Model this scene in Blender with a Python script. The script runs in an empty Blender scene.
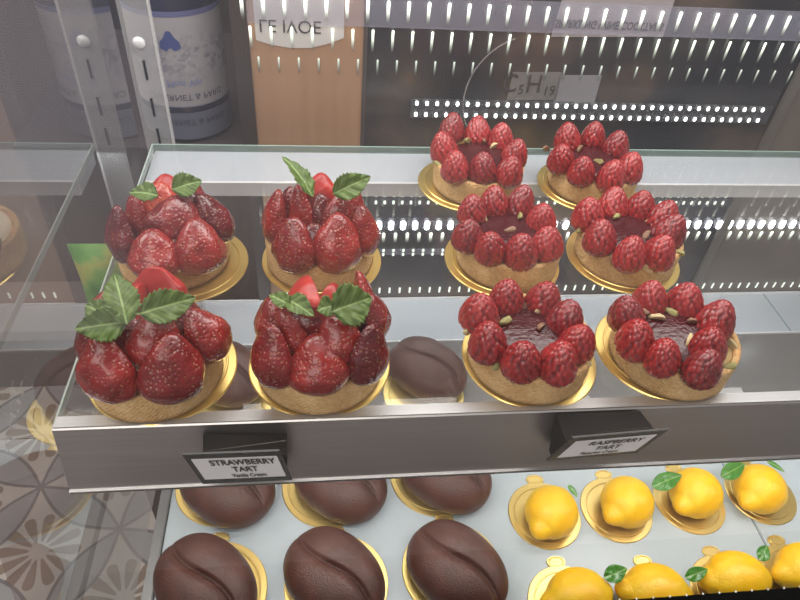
import bpy, bmesh, math, random
from mathutils import Vector, Matrix, noise

random.seed(7)
PI = math.pi
scn = bpy.context.scene
COL = scn.collection

# ------------------------------------------------------------------ camera
CAM = Vector((-0.0311, -0.2398, 0.3196))
PITCH, YAW, ROLL, FPX = 0.7428, 0.1598, 0.0926, 655.36
cp, sp, cy, sy, cr, sr = (math.cos(PITCH), math.sin(PITCH), math.cos(YAW), math.sin(YAW), math.cos(ROLL), math.sin(ROLL))
FWD = Vector((sy * cp, cy * cp, -sp))
_r = Vector((cy, -sy, 0)); _u = _r.cross(FWD)
RIGHT = _r * cr + _u * sr
UP = -_r * sr + _u * cr


def ray(x, y):
    return FWD + RIGHT * ((x - 400) / FPX) + UP * ((300 - y) / FPX)


def at(x, y, z):
    """point of the horizontal plane at height z seen at photo position x, y"""
    d = ray(x, y)
    return CAM + d * ((z - CAM.z) / d.z)


def aty(x, y, Y):
    d = ray(x, y)
    return CAM + d * ((Y - CAM.y) / d.y)


cam_d = bpy.data.cameras.new('camera')
cam = bpy.data.objects.new('camera', cam_d)
COL.objects.link(cam)
cam_d.sensor_fit = 'HORIZONTAL'
cam_d.sensor_width = 36
cam_d.lens = FPX / 800 * 36
cam_d.clip_start = 0.005
M = Matrix((RIGHT, UP, -FWD)).transposed().to_4x4()
M.translation = CAM
cam.matrix_world = M
scn.camera = cam


# ------------------------------------------------------------------ materials
class NT:
    def __init__(self, name):
        self.m = bpy.data.materials.new(name)
        self.m.use_nodes = True
        self.t = self.m.node_tree
        self.t.nodes.clear()
        self.out = self.t.nodes.new('ShaderNodeOutputMaterial')

    def n(self, typ, **kw):
        nd = self.t.nodes.new('ShaderNode' + typ)
        for k, v in kw.items():
            if hasattr(nd, k):
                setattr(nd, k, v)
        return nd

    def l(self, a, b):
        self.t.links.new(a, b)

    def math(self, op, a, b=None, c=None, clamp=False):
        nd = self.n('Math', operation=op)
        nd.use_clamp = clamp
        for i, v in enumerate((a, b, c)):
            if v is None:
                continue
            if isinstance(v, (int, float)):
                nd.inputs[i].default_value = v
            else:
                self.l(v, nd.inputs[i])
        return nd.outputs[0]

    def mix(self, f, a, b):
        nd = self.n('Mix', data_type='RGBA')
        for k, v in ((0, f), (6, a), (7, b)):
            if isinstance(v, (int, float)):
                nd.inputs[k].default_value = v
            elif isinstance(v, tuple):
                nd.inputs[k].default_value = (*v, 1) if len(v) == 3 else v
            else:
                self.l(v, nd.inputs[k])
        return nd.outputs[2]

    def ramp(self, fac, *stops):
        nd = self.n('ValToRGB')
        e = nd.color_ramp.elements
        while len(e) < len(stops):
            e.new(0.5)
        for el, (p, c) in zip(e, stops):
            el.position = p
            el.color = (*c, 1) if len(c) == 3 else c
        self.l(fac, nd.inputs[0])
        return nd.outputs[0]

    def coord(self, kind='Object'):
        return self.n('TexCoord').outputs[kind]

    def noise(self, scale, detail=3, vec=None, rough=.5):
        nd = self.n('TexNoise')
        nd.inputs['Scale'].default_value = scale
        nd.inputs['Detail'].default_value = detail
        nd.inputs['Roughness'].default_value = rough
        self.l(vec if vec is not None else self.coord(), nd.inputs['Vector'])
        return nd.outputs['Fac']

    def bump(self, h, strength=.3, dist=.001, normal=None):
        nd = self.n('Bump')
        nd.inputs['Strength'].default_value = strength
        nd.inputs['Distance'].default_value = dist
        self.l(h, nd.inputs['Height'])
        if normal is not None:
            self.l(normal, nd.inputs['Normal'])
        return nd.outputs[0]

    def bsdf(self, color, rough=.5, metal=0., normal=None, **kw):
        b = self.n('BsdfPrincipled')
        ins = dict(kw)
        ins.update({'Base Color': color, 'Roughness': rough, 'Metallic': metal})
        for k, v in ins.items():
            i = b.inputs[k]
            if isinstance(v, tuple):
                i.default_value = (*v, 1) if len(v) == 3 and i.type == 'RGBA' else v
            elif isinstance(v, (int, float)):
                i.default_value = v
            else:
                self.l(v, i)
        if normal is not None:
            self.l(normal, b.inputs['Normal'])
        return b.outputs[0]

    def done(self, sh):
        self.l(sh, self.out.inputs[0])
        return self.m


def simple(name, color, rough=.5, metal=0., nscale=60, namt=.12, bump=.0, **kw):
    t = NT(name)
    f = t.noise(nscale)
    c = t.mix(f, tuple(v * (1 - namt) for v in color), tuple(min(1, v * (1 + namt)) for v in color))
    nrm = t.bump(t.noise(nscale * 3), bump, .0006) if bump else None
    return t.done(t.bsdf(c, rough, metal, nrm, **kw))


def glass(name, tint=(1, 1, 1), ior=1.5, gain=1.0, base=0.0, rough=0.0, haze=0.0):
    """thin glass sheet: clear through, Fresnel reflection, a little dust"""
    t = NT(name)
    tr = t.n('BsdfTransparent'); tr.inputs[0].default_value = (*tint, 1)
    gl = t.n('BsdfGlossy'); gl.inputs['Roughness'].default_value = rough
    fr = t.n('Fresnel')
    geo = t.n('NewGeometry')
    # same reflectance from both sides of the sheet
    t.l(t.math('MULTIPLY_ADD', geo.outputs['Backfacing'], 1 / ior - ior, ior), fr.inputs[0])
    f = t.math('MULTIPLY_ADD', fr.outputs[0], gain, base, clamp=True)
    mx = t.n('MixShader'); t.l(f, mx.inputs[0]); t.l(tr.outputs[0], mx.inputs[1]); t.l(gl.outputs[0], mx.inputs[2])
    res = mx.outputs[0]
    if haze:
        df = t.n('BsdfDiffuse'); df.inputs[0].default_value = (.8, .8, .8, 1)
        m2 = t.n('MixShader')
        sm = t.math('MULTIPLY', t.noise(9, 5), haze)
        t.l(sm, m2.inputs[0]); t.l(res, m2.inputs[1]); t.l(df.outputs[0], m2.inputs[2])
        res = m2.outputs[0]
    return t.done(res)


def sheer(name, color, alpha, rough=.4, emit=0.):
    t = NT(name)
    tr = t.n('BsdfTransparent')
    p = t.bsdf(color, rough, **({'Emission Color': color, 'Emission Strength': emit} if emit else {}))
    mx = t.n('MixShader'); mx.inputs[0].default_value = alpha
    t.l(tr.outputs[0], mx.inputs[1]); t.l(p, mx.inputs[2])
    return t.done(mx.outputs[0])


def emitter(name, color, s):
    t = NT(name)
    e = t.n('Emission'); e.inputs[0].default_value = (*color, 1); e.inputs[1].default_value = s
    m = t.done(e.outputs[0])
    m.cycles.emission_sampling = 'NONE'
    return m


def mat_strawberry(name, dark, light, seed=(.62, .36, .12), rough=.22):
    t = NT(name)
    co = t.coord()
    ns = t.noise(70, 4, co)
    base = t.ramp(ns, (.3, dark), (.72, light))
    v = t.n('TexVoronoi'); v.inputs['Scale'].default_value = 430; t.l(co, v.inputs['Vector'])
    d = v.outputs['Distance']
    sd = t.math('LESS_THAN', d, .17)
    c = t.mix(t.math('MULTIPLY', sd, .5), base, seed)
    h = t.math('MULTIPLY', t.math('MINIMUM', d, .5), 1.6)
    nrm = t.bump(h, .75, .0009)
    return t.done(t.bsdf(c, rough, 0, nrm, **{'Subsurface Weight': .12, 'Subsurface Radius': (.006, .001, .001), 'Subsurface Scale': .5,
                                               'Coat Weight': .3, 'Coat Roughness': .15}))


def mat_cut(name):
    t = NT(name)
    ns = t.noise(90, 3)
    c = t.ramp(ns, (.3, (.30, .014, .013)), (.7, (.44, .04, .03)))
    return t.done(t.bsdf(c, .3, 0, t.bump(ns, .3, .001), **{'Specular IOR Level': .3, 'Coat Weight': .1, 'Coat Roughness': .2, 'Subsurface Weight': .15, 'Subsurface Radius': (.006, .001, .001), 'Subsurface Scale': .5}))


def mat_raspberry(name, dark, light):
    t = NT(name)
    co = t.coord()
    ns = t.noise(120, 4, co)
    base = t.ramp(ns, (.3, dark), (.75, light))
    fine = t.noise(900, 2, co)
    hair_glints = t.ramp(fine, (.62, (0, 0, 0)), (.78, (1, 1, 1)))
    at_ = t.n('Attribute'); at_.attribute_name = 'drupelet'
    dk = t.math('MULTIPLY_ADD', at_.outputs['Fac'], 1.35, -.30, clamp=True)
    base = t.mix(dk, tuple(v * .6 for v in dark), base)  # shade between the drupelets darkened into the colour
    c = t.mix(t.math('MULTIPLY', hair_glints, .40), base, (.85, .55, .5))  # pale hairs and painted glints as fine specks
    return t.done(t.bsdf(c, .38, 0, t.bump(fine, .2, .0004), **{'Subsurface Weight': .15, 'Subsurface Radius': (.006, .001, .001), 'Subsurface Scale': .5, 'Coat Weight': .5, 'Coat Roughness': .15}))


def mat_crust():
    t = NT('baked_pastry')
    co = t.coord()
    ns = t.noise(60, 4, co)
    ns = t.math('MULTIPLY_ADD', t.noise(420, 4, co, .7), .5, t.math('MULTIPLY', ns, .5))
    base = t.ramp(ns, (.36, (.56, .31, .11)), (.64, (.88, .62, .30)))
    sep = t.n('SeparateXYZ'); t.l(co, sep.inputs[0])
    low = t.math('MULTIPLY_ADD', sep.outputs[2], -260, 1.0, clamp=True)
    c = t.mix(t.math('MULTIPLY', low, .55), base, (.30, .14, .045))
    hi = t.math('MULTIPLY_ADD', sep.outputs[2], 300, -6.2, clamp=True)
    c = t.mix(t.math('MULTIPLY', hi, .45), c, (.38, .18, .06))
    sp_ = t.noise(520, 2, co)
    dots = t.ramp(sp_, (.68, (0, 0, 0)), (.76, (1, 1, 1)))
    c = t.mix(t.math('MULTIPLY', dots, .5), c, (.25, .11, .04))
    # mesh-mould dimple pattern round the wall
    ang = t.math('ARCTAN2', sep.outputs[1], sep.outputs[0])
    a = t.math('SINE', t.math('MULTIPLY', ang, 84))
    b = t.math('SINE', t.math('MULTIPLY', sep.outputs[2], 2100))
    g = t.math('MULTIPLY', a, b)
    nrm = t.bump(g, .35, .0006)
    nrm = t.bump(t.noise(500, 4, co), .8, .0012, nrm)
    return t.done(t.bsdf(c, .72, 0, nrm, **{'Subsurface Weight': .08, 'Subsurface Radius': (.004, .002, .001), 'Subsurface Scale': .5}))


def mat_gold():
    t = NT('gold_card')
    ns = t.noise(25, 2)
    c = t.mix(ns, (.93, .66, .21), (1.0, .78, .30))
    return t.done(t.bsdf(c, .3, .88, t.bump(t.noise(400, 2), .06, .0004)))


def mat_chocolate():
    t = NT('cocoa_velvet')
    co = t.coord()
    ns = t.noise(45, 5, co)
    c = t.ramp(ns, (.3, (.056, .018, .012)), (.72, (.105, .037, .026)))
    bl = t.ramp(t.noise(22, 6, co, .7), (.6, (0, 0, 0)), (.8, (1, 1, 1)))
    c = t.mix(t.math('MULTIPLY', bl, .12), c, (.4, .33, .3))
    nrm = t.bump(t.noise(900, 3, co), .8, .0006)
    nrm = t.bump(t.noise(120, 2, co), .12, .001, nrm)
    return t.done(t.bsdf(c, .42, 0, nrm))


def mat_lemon():
    t = NT('lemon_glaze')
    co = t.coord()
    ns = t.noise(40, 3, co)
    c = t.ramp(ns, (.3, (.86, .48, .007)), (.75, (.93, .61, .02)))
    v = t.n('TexVoronoi'); v.inputs['Scale'].default_value = 420; t.l(co, v.inputs['Vector'])
    return t.done(t.bsdf(c, .4, 0, t.bump(v.outputs['Distance'], .22, .0007), **{'Subsurface Weight': .2, 'Subsurface Radius': (.008, .005, .001), 'Subsurface Scale': .5}))


def mat_leaf(name, a, b, rough=.4):
    t = NT(name)
    co = t.coord()
    sep = t.n('SeparateXYZ'); t.l(co, sep.inputs[0])
    ax = t.math('ABSOLUTE', sep.outputs[0])
    # slanted side veins
    v = t.math('SINE', t.math('MULTIPLY', t.math('SUBTRACT', sep.outputs[1], t.math('MULTIPLY', ax, .9)), 1900))
    c = t.ramp(t.noise(150, 3, co), (.3, a), (.75, b))
    rib = t.math('LESS_THAN', ax, .0005)
    vv = t.math('MULTIPLY_ADD', v, .5, .5)
    c = t.mix(t.math('MULTIPLY', vv, .28), c, tuple(min(1, x * 1.9) for x in b))
    c = t.mix(t.math('MULTIPLY', rib, .5), c, (.35, .48, .18))
    return t.done(t.bsdf(c, rough, 0, t.bump(vv, -.9, .0012), **{'Subsurface Weight': .1, 'Subsurface Radius': (.001, .003, .001), 'Subsurface Scale': .5}))


def mat_brushed(name, color, rough=.32, metal=1., horizontal=True):
    t = NT(name)
    mp = t.n('Mapping')
    mp.inputs['Scale'].default_value = (3, 400, 400) if horizontal else (400, 400, 3)
    t.l(t.coord(), mp.inputs[0])
    ns = t.noise(3, 4, mp.outputs[0])
    c = t.mix(ns, tuple(v * .86 for v in color), tuple(min(1, v * 1.12) for v in color))
    r = t.math('MULTIPLY_ADD', ns, .2, rough - .1)
    return t.done(t.bsdf(c, r, metal, t.bump(ns, .05, .0003)))


def mat_tiles():
    """encaustic cement tiles: interlaced grey petals with a brown flower in each cell"""
    t = NT('patterned_tile')
    co = t.coord()
    mp = t.n('Mapping', vector_type='TEXTURE')
    mp.inputs['Location'].default_value = (-.601, .535, 0)
    mp.inputs['Rotation'].default_value = (0, 0, math.radians(-30.4))
    mp.inputs['Scale'].default_value = (.2, .2, 1)
    t.l(co, mp.inputs[0])
    sep = t.n('SeparateXYZ'); t.l(mp.outputs[0], sep.inputs[0])
    fx = t.math('FRACT', sep.outputs[0]); fy = t.math('FRACT', sep.outputs[1])

    def edge(along, across):
        dd = t.math('MINIMUM', across, t.math('SUBTRACT', 1, across))
        w = t.math('MULTIPLY', t.math('SINE', t.math('MULTIPLY', along, PI)), .15)
        inside = t.math('LESS_THAN', dd, w)
        line = t.math('LESS_THAN', t.math('ABSOLUTE', t.math('SUBTRACT', dd, w)), .016)
        return inside, line
    i1, l1 = edge(fx, fy)
    i2, l2 = edge(fy, fx)
    lens = t.math('MAXIMUM', i1, i2); line = t.math('MAXIMUM', l1, l2)
    px = t.math('SUBTRACT', fx, .5); py = t.math('SUBTRACT', fy, .5)
    r = t.math('SQRT', t.math('ADD', t.math('MULTIPLY', px, px), t.math('MULTIPLY', py, py)))
    th = t.math('ARCTAN2', py, px)
    pet = t.math('ABSOLUTE', t.math('COSINE', t.math('MULTIPLY', th, 6)))
    prof = t.math('SINE', t.math('MULTIPLY', t.math('DIVIDE', t.math('SUBTRACT', r, .06), .34, clamp=True), PI))
    flower = t.math('GREATER_THAN', t.math('MULTIPLY', prof, t.math('SUBTRACT', pet, .35)), .16)
    base = t.mix(t.noise(14, 4, co), (.56, .51, .47), (.70, .65, .60))
    c = t.mix(t.math('MULTIPLY', flower, .85), base, (.27, .19, .14))
    c = t.mix(t.math('MULTIPLY', lens, .85), c, (.36, .36, .37))
    c = t.mix(t.math('MULTIPLY', line, .8), c, (.16, .15, .16))
    return t.done(t.bsdf(c, .45))


def mat_wood(name, a, b):
    t = NT(name)
    mp = t.n('Mapping'); mp.inputs['Scale'].default_value = (30, 30, 3)
    t.l(t.coord(), mp.inputs[0])
    f = t.noise(3, 5, mp.outputs[0])
    return t.done(t.bsdf(t.mix(f, a, b), .5))


MT = {}
MT['straw'] = [mat_strawberry('strawberry_skin_a', (.13, .006, .007), (.27, .016, .015)),
               mat_strawberry('strawberry_skin_b', (.17, .008, .008), (.34, .022, .018)),
               mat_strawberry('strawberry_skin_c', (.085, .004, .007), (.17, .009, .013), rough=.17)]
MT['straw_o'] = mat_strawberry('strawberry_skin_orange', (.34, .02, .01), (.52, .08, .03))
MT['cut'] = mat_cut('strawberry_cut_face')
MT['rasp'] = [mat_raspberry('raspberry_skin_a', (.23, .007, .010), (.40, .020, .022)),
              mat_raspberry('raspberry_skin_b', (.28, .010, .013), (.46, .030, .030)),
              mat_raspberry('raspberry_skin_c', (.17, .005, .009), (.33, .015, .018))]
MT['crust'] = mat_crust()
MT['cream'] = simple('vanilla_cream', (.86, .74, .52), .45, bump=.2)
MT['pcream'] = simple('pistachio_cream', (.36, .24, .10), .5, bump=.3)
MT['jelly'] = simple('raspberry_jelly', (.05, .002, .005), .10, nscale=120, bump=1., **{'Specular IOR Level': .4})
MT['nut'] = [simple('pistachio_green', (.30, .27, .10), .6, nscale=200, namt=.5, bump=.4),
             simple('pistachio_brown', (.22, .12, .07), .6, nscale=200, namt=.5, bump=.4),
             simple('pistachio_pale', (.52, .42, .22), .6, nscale=200, namt=.4, bump=.4)]
MT['gold'] = mat_gold()
MT['choc'] = mat_chocolate()
MT['lemon'] = mat_lemon()
MT['mint'] = mat_leaf('mint_leaf_green', (.030, .066, .005), (.078, .132, .012), .5)
MT['bay'] = mat_leaf('glossy_leaf_green', (.03, .12, .015), (.07, .22, .03), .22)
MT['steel'] = mat_brushed('brushed_steel', (.56, .545, .535), .38)
MT['steel_pale'] = mat_brushed('pale_steel', (.92, .93, .95), .45, .3)
MT['white_ledge'] = simple('white_ledge', (.50, .54, .58), .35, nscale=8, namt=.05)
MT['tray'] = simple('white_tray', (.44, .50, .53), .2, nscale=5, namt=.03, **{'Specular IOR Level': .6})
MT['deck'] = simple('grey_deck', (.17, .165, .16), .18, nscale=6, namt=.3)
MT['black'] = simple('black_gloss', (.0008, .0008, .0008), .9, **{'Specular IOR Level': .05})
MT['dkmetal'] = mat_brushed('dark_metal', (.16, .16, .16), .4)
MT['cabinet'] = simple('pale_cabinet', (.62, .62, .60), .5)
MT['glass_shelf'] = glass('shelf_glass', (.985, .985, .99), 1.5, 1.0, 0, 0, .02)
MT['glass_front'] = glass('front_glass', (.97, .97, .97), 1.5, 1.4, .02, 0, .015)
MT['glass_side'] = glass('side_glass', (.95, .95, .95), 1.5, 2.2, .03, 0, .05)
MT['glass_edge'] = sheer('green_glass_edge', (.33, .45, .40), .75, .15)
MT['glass_edge2'] = sheer('pale_glass_edge', (.62, .72, .68), .6, .15)
MT['tile'] = mat_tiles()
MT['led'] = emitter('led_white', (.93, 1., .93), 7)
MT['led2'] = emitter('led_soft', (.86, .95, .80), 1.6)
MT['led3'] = emitter('led_faint', (.8, .9, .82), .55)
MT['led_hot'] = emitter('led_bright', (.9, .97, 1.), 14)
MT['led_bar'] = sheer('led_bar_tint', (.5, .5, .62), .16, .3)  # bluish haze behind the topmost row, built as a tinted bar
MT['led_bar2'] = sheer('led_bar_grey', (.12, .12, .14), .3, .3)


# ------------------------------------------------------------------ object helpers
def obj(name, me, mat=None, parent=None, loc=None, smooth=True):
    if isinstance(me, bmesh.types.BMesh):
        m = bpy.data.meshes.new(name)
        me.to_mesh(m); me.free(); me = m
        if smooth:
            for p in m.polygons:
                p.use_smooth = True
    if mat is not None and not me.materials:
        me.materials.append(mat)
    o = bpy.data.objects.new(name, me)
    COL.objects.link(o)
    if parent is not None:
        o.parent = parent
    if loc is not None:
        o.location = loc
    return o


def setmat(o, mat):
    """own material on a mesh-sharing copy"""
    o.material_slots[0].link = 'OBJECT'
    o.material_slots[0].material = mat
    return o


def tag(o, label=None, cat=None, group=None, kind=None):
    if label: o['label'] = label
    if cat: o['category'] = cat
    if group: o['group'] = group
    if kind: o['kind'] = kind
    return o


def empty(name, loc, label, cat, group=None, rz=0):
    o = bpy.data.objects.new(name, None)
    COL.objects.link(o)
    o.location = loc; o.rotation_euler = (0, 0, rz)
    o.empty_display_size = .01
    return tag(o, label, cat, group)


def box_bm(x0, x1, y0, y1, z0, z1, bm=None):
    bm = bm or bmesh.new()
    vs = [bm.verts.new((x, y, z)) for z in (z0, z1) for y in (y0, y1) for x in (x0, x1)]
    for f in ((0, 2, 3, 1), (4, 5, 7, 6), (0, 1, 5, 4), (2, 6, 7, 3), (0, 4, 6, 2), (1, 3, 7, 5)):
        bm.faces.new([vs[i] for i in f])
    return bm


def box(name, b, mat, parent=None, bevel=0.):
    bm = box_bm(*b)
    if bevel:
        bmesh.ops.bevel(bm, geom=bm.edges[:], offset=bevel, segments=2, affect='EDGES')
    return obj(name, bm, mat, parent, smooth=False)


def quad(name, pts, mat, parent=None, thick=0.0):
    bm = bmesh.new()
    f = bm.faces.new([bm.verts.new(p) for p in pts])
    if thick:
        n = (Vector(pts[1]) - Vector(pts[0])).cross(Vector(pts[2]) - Vector(pts[1])).normalized()
        r = bmesh.ops.extrude_face_region(bm, geom=[f])
        for v in r['geom']:
            if isinstance(v, bmesh.types.BMVert):
                v.co -= n * thick
        bmesh.ops.recalc_face_normals(bm, faces=bm.faces[:])
    return obj(name, bm, mat, parent, smooth=False)


def lathe_bm(prof, n=64, wob=0, bm=None):
    """surface of revolution about Z from (r, z) pairs"""
    bm = bm or bmesh.new()
    rings = []
    for r, z in prof:
        if r < 1e-6:
            rings.append([bm.verts.new((0, 0, z))])
        else:
            rg = []
            for k in range(n):
                a = 2 * PI * k / n
                w = 1 + (wob * noise.noise(Vector((math.cos(a) * 3, math.sin(a) * 3, z * 90))) if wob else 0)
                rg.append(bm.verts.new((r * w * math.cos(a), r * w * math.sin(a), z)))
            rings.append(rg)
    for a, b in zip(rings, rings[1:]):
        for k in range(n):
            k2 = (k + 1) % n
            if len(a) == 1 and len(b) == 1: continue
            if len(a) == 1: bm.faces.new((a[0], b[k2], b[k]))
            elif len(b) == 1: bm.faces.new((a[k], a[k2], b[0]))
            else: bm.faces.new((a[k], a[k2], b[k2], b[k]))
    bmesh.ops.recalc_face_normals(bm, faces=bm.faces[:])
    return bm


def text_mesh(body, size, align='CENTER', extrude=0.0, bold=0.0):
    cu = bpy.data.curves.new('lettering', 'FONT')
    cu.body = body; cu.size = size; cu.align_x = align; cu.align_y = 'CENTER'; cu.extrude = extrude; cu.offset = bold; cu.resolution_u = 3
    o = bpy.data.objects.new('lettering', cu)
    COL.objects.link(o)
    dg = bpy.context.evaluated_depsgraph_get()
    me = bpy.data.meshes.new_from_object(o.evaluated_get(dg))
    bpy.data.objects.remove(o)
    bpy.data.curves.remove(cu)
    return me


def frame_matrix(o, ex, ey):
    ex = Vector(ex); ey = Vector(ey)
    n = ex.cross(ey).normalized()
    m = Matrix((ex, ey, n)).transposed().to_4x4()
    m.translation = o
    return m


# ------------------------------------------------------------------ cake boards
def board_mesh(name, R, tab=True):
    t = .0012
    bm = lathe_bm([(0, 0), (R, 0), (R, t * .5), (R - .0006, t), (R - .0052, t), (R - .0057, t + .0005), (R - .0065, t + .0005), (R - .007, t * .8), (0, t * .8)], 96)
    if tab:
        # small finger tab at the back edge (+Y)
        sub = bmesh.new()
        lathe_bm([(0, 0), (.0078, 0), (.0078, t * .5), (.0073, t), (.0062, t), (.0058, t + .0004), (.0052, t * .8), (0, t * .8)], 40, 0, sub)
        for v in sub.verts:
            v.co.x *= 1.15; v.co.y = v.co.y * .72 + R + .0032
            v.co.z += .00005
        m = bpy.data.meshes.new('tmp'); sub.to_mesh(m); sub.free()
        bm.from_mesh(m); bpy.data.meshes.remove(m)
    me = bpy.data.meshes.new(name)
    bm.to_mesh(me); bm.free()
    for p in me.polygons: p.use_smooth = False
    me.materials.append(MT['gold'])
    return me


ME_BOARD = board_mesh('cake_board', .045)
ME_BOARD_S = board_mesh('cake_board_small', .035)


def place_board(x, y, z, label, group, small=False, rz=0):
    o = obj('cake_board', ME_BOARD_S if small else ME_BOARD)
    o.location = (x, y, z); o.rotation_euler = (0, 0, rz)
    return tag(o, label, 'cake board', group)


# ------------------------------------------------------------------ tart shell
RC, HC = .0395, .0235


def crust_mesh():
    prof = [(0, 0), (RC - .001, 0), (RC, .0012), (RC, HC - .0012), (RC - .0008, HC), (RC - .0036, HC), (RC - .0042, HC - .001), (RC - .0042, HC - .004), (0, HC - .004)]
    # add subdivisions to the wall
    p = prof[:3] + [(RC, .0012 + (HC - .0024) * k / 8) for k in range(1, 8)] + prof[3:]
    bm = lathe_bm(p, 128, .012)
    me = bpy.data.meshes.new('crust'); bm.to_mesh(me); bm.free()
    for q in me.polygons: q.use_smooth = True
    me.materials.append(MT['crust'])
    return me


ME_CRUST = crust_mesh()


def dome_mesh(name, r, z0, z1, mat, wob=.06):
    prof = [(r, z0 - .004), (r, z0)] + [(r * math.cos(a), z0 + (z1 - z0) * math.sin(a)) for a in [PI / 2 * k / 6 for k in range(1, 7)]]
    prof[-1] = (0, z1)
    bm = lathe_bm(prof, 48, wob)
    me = bpy.data.meshes.new(name); bm.to_mesh(me); bm.free()
    for q in me.polygons: q.use_smooth = True
    me.materials.append(mat)
    return me


ME_CREAM = dome_mesh('cream_filling', RC - .0045, HC - .003, HC + .006, MT['cream'])
ME_JELLY = dome_mesh('jelly', .030, HC + .0005, HC + .0060, MT['jelly'], .1)


# ------------------------------------------------------------------ berries
def strawberry_mesh(seed, half=False):
    """unit berry: length 1 along Z (tip up), width 1; flattened at the back when halved"""
    rnd = random.Random(seed)
    bm = bmesh.new()
    N, Mm = 40, 30
    pw = rnd.uniform(.9, 1.15)
    rows = []
    for i in range(Mm + 1):
        t = i / Mm
        # radius profile, widest at 0.33, rounded tip
        r = (math.sin(PI * t ** .84) ** .5) * .5 * (1 - .16 * t ** 2) if 0 < t < 1 else 0
        r *= (1 if t < .35 else 1 - .26 * pw * (t - .35))
        z = t - .45
        if r < 1e-5:
            rows.append([bm.verts.new((0, 0, z))])
            continue
        rg = []
        for k in range(N):
            a = 2 * PI * k / N
            x, y = r * math.cos(a), r * math.sin(a)
            w = 1 + .16 * noise.noise(Vector((x * 3 + seed * 7.3, y * 3, z * 3))) + .04 * noise.noise(Vector((x * 9, y * 9 + seed, z * 9)))
            x *= w; y *= w
            if half and y > 0.02: y = .02 + (y - .02) * .18
            rg.append(bm.verts.new((x, y, z)))
        rows.append(rg)
    for a, b in zip(rows, rows[1:]):
        for k in range(N):
            k2 = (k + 1) % N
            if len(a) == 1: bm.faces.new((a[0], b[k2], b[k]))
            elif len(b) == 1: bm.faces.new((a[k], a[k2], b[0]))
            else: bm.faces.new((a[k], a[k2], b[k2], b[k]))
    bmesh.ops.recalc_face_normals(bm, faces=bm.faces[:])
    return bm


# baked at real size so the skin texture keeps its scale
def strawberry(parent, pos, L, W, axis, kind, seed, face=None):
    bm = strawberry_mesh(seed, kind != 'whole')
    W *= 1.08
    D = W * .84
    for v in bm.verts:
        v.co = Vector((v.co.x * W, v.co.y * D, v.co.z * L))
    z = Vector(axis).normalized()
    f = Vector(face if face else (pos.x, pos.y, 0))          # outward: local -Y looks this way
    if f.length < .003: f = Vector((0, -1, 0))
    y = -(f - z * f.dot(z)).normalized()
    x = y.cross(z)
    mat = {'orange': MT['straw_o']}.get(kind, MT['straw'][{'dark': 2, 'light': 1}.get(kind, seed % 2)])
    o = obj('strawberry', bm, mat, parent)
    m = Matrix((x, y, z)).transposed().to_4x4(); m.translation = pos
    o.matrix_local = m
    if kind == 'cut':
        # the bright cut half-face: flat side turned to the viewer
        o.data.materials.clear(); o.data.materials.append(MT['cut'])
    return o


def raspberry_mesh(seed):
    rnd = random.Random(seed)
    bm = bmesh.new()
    bmesh.ops.create_icosphere(bm, subdivisions=5, radius=1)
    drup = []
    ND = 140
    for k in range(ND):
        hh = -.86 + 1.86 * (k + .5) / ND + rnd.uniform(-.012, .012)
        a = k * 2.39996 + rnd.uniform(-.10, .10)
        q = math.sqrt(max(0, 1 - hh * hh))
        drup.append((Vector((q * math.cos(a), q * math.sin(a), min(1, hh)))).normalized())
    drup.append(Vector((0, 0, 1)))
    from mathutils.kdtree import KDTree
    kd = KDTree(len(drup))
    for i, d in enumerate(drup): kd.insert(d, i)
    kd.balance()
    sx = rnd.uniform(.94, 1.05)
    crev = bm.verts.layers.float.new('drupelet')
    for v in bm.verts:
        p = v.co.normalized()
        q, i, dist = kd.find(p)
        b = math.sqrt(max(0, 1 - (dist / .188) ** 2)) if dist < .188 else 0
        v[crev] = b
        rr = 1 + .115 * b - .065
        tz = (p.z + 1) / 2
        taper = 1.04 - .46 * max(0, tz - .30) ** 1.15
        v.co = Vector((p.x * rr * taper * sx, p.y * rr * taper / sx, p.z * rr * (1.42 if p.z > 0 else .95)))
        v.co *= .0113
    me = bpy.data.meshes.new('raspberry'); bm.to_mesh(me); bm.free()
    for q in me.polygons: q.use_smooth = True
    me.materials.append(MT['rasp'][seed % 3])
    return me


ME_RASP = [raspberry_mesh(s) for s in range(5)]


def nut_mesh(seed):
    rnd = random.Random(seed)
    bm = bmesh.new()
    bmesh.ops.create_icosphere(bm, subdivisions=3, radius=1)
    for v in bm.verts:
        w = 1 + .25 * noise.noise(v.co * 1.6 + Vector((seed * 3.1, 0, 0)))
        w *= 1.55
        v.co = Vector((v.co.x * .0034 * w, v.co.y * .0018 * w, v.co.z * .0016 * w))
        if v.co.y > .0008: v.co.y = .0008
    me = bpy.data.meshes.new('pistachio'); bm.to_mesh(me); bm.free()
    for q in me.polygons: q.use_smooth = True
    me.materials.append(MT['nut'][seed % 3])
    return me


ME_NUT = [nut_mesh(s) for s in range(6)]


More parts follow.
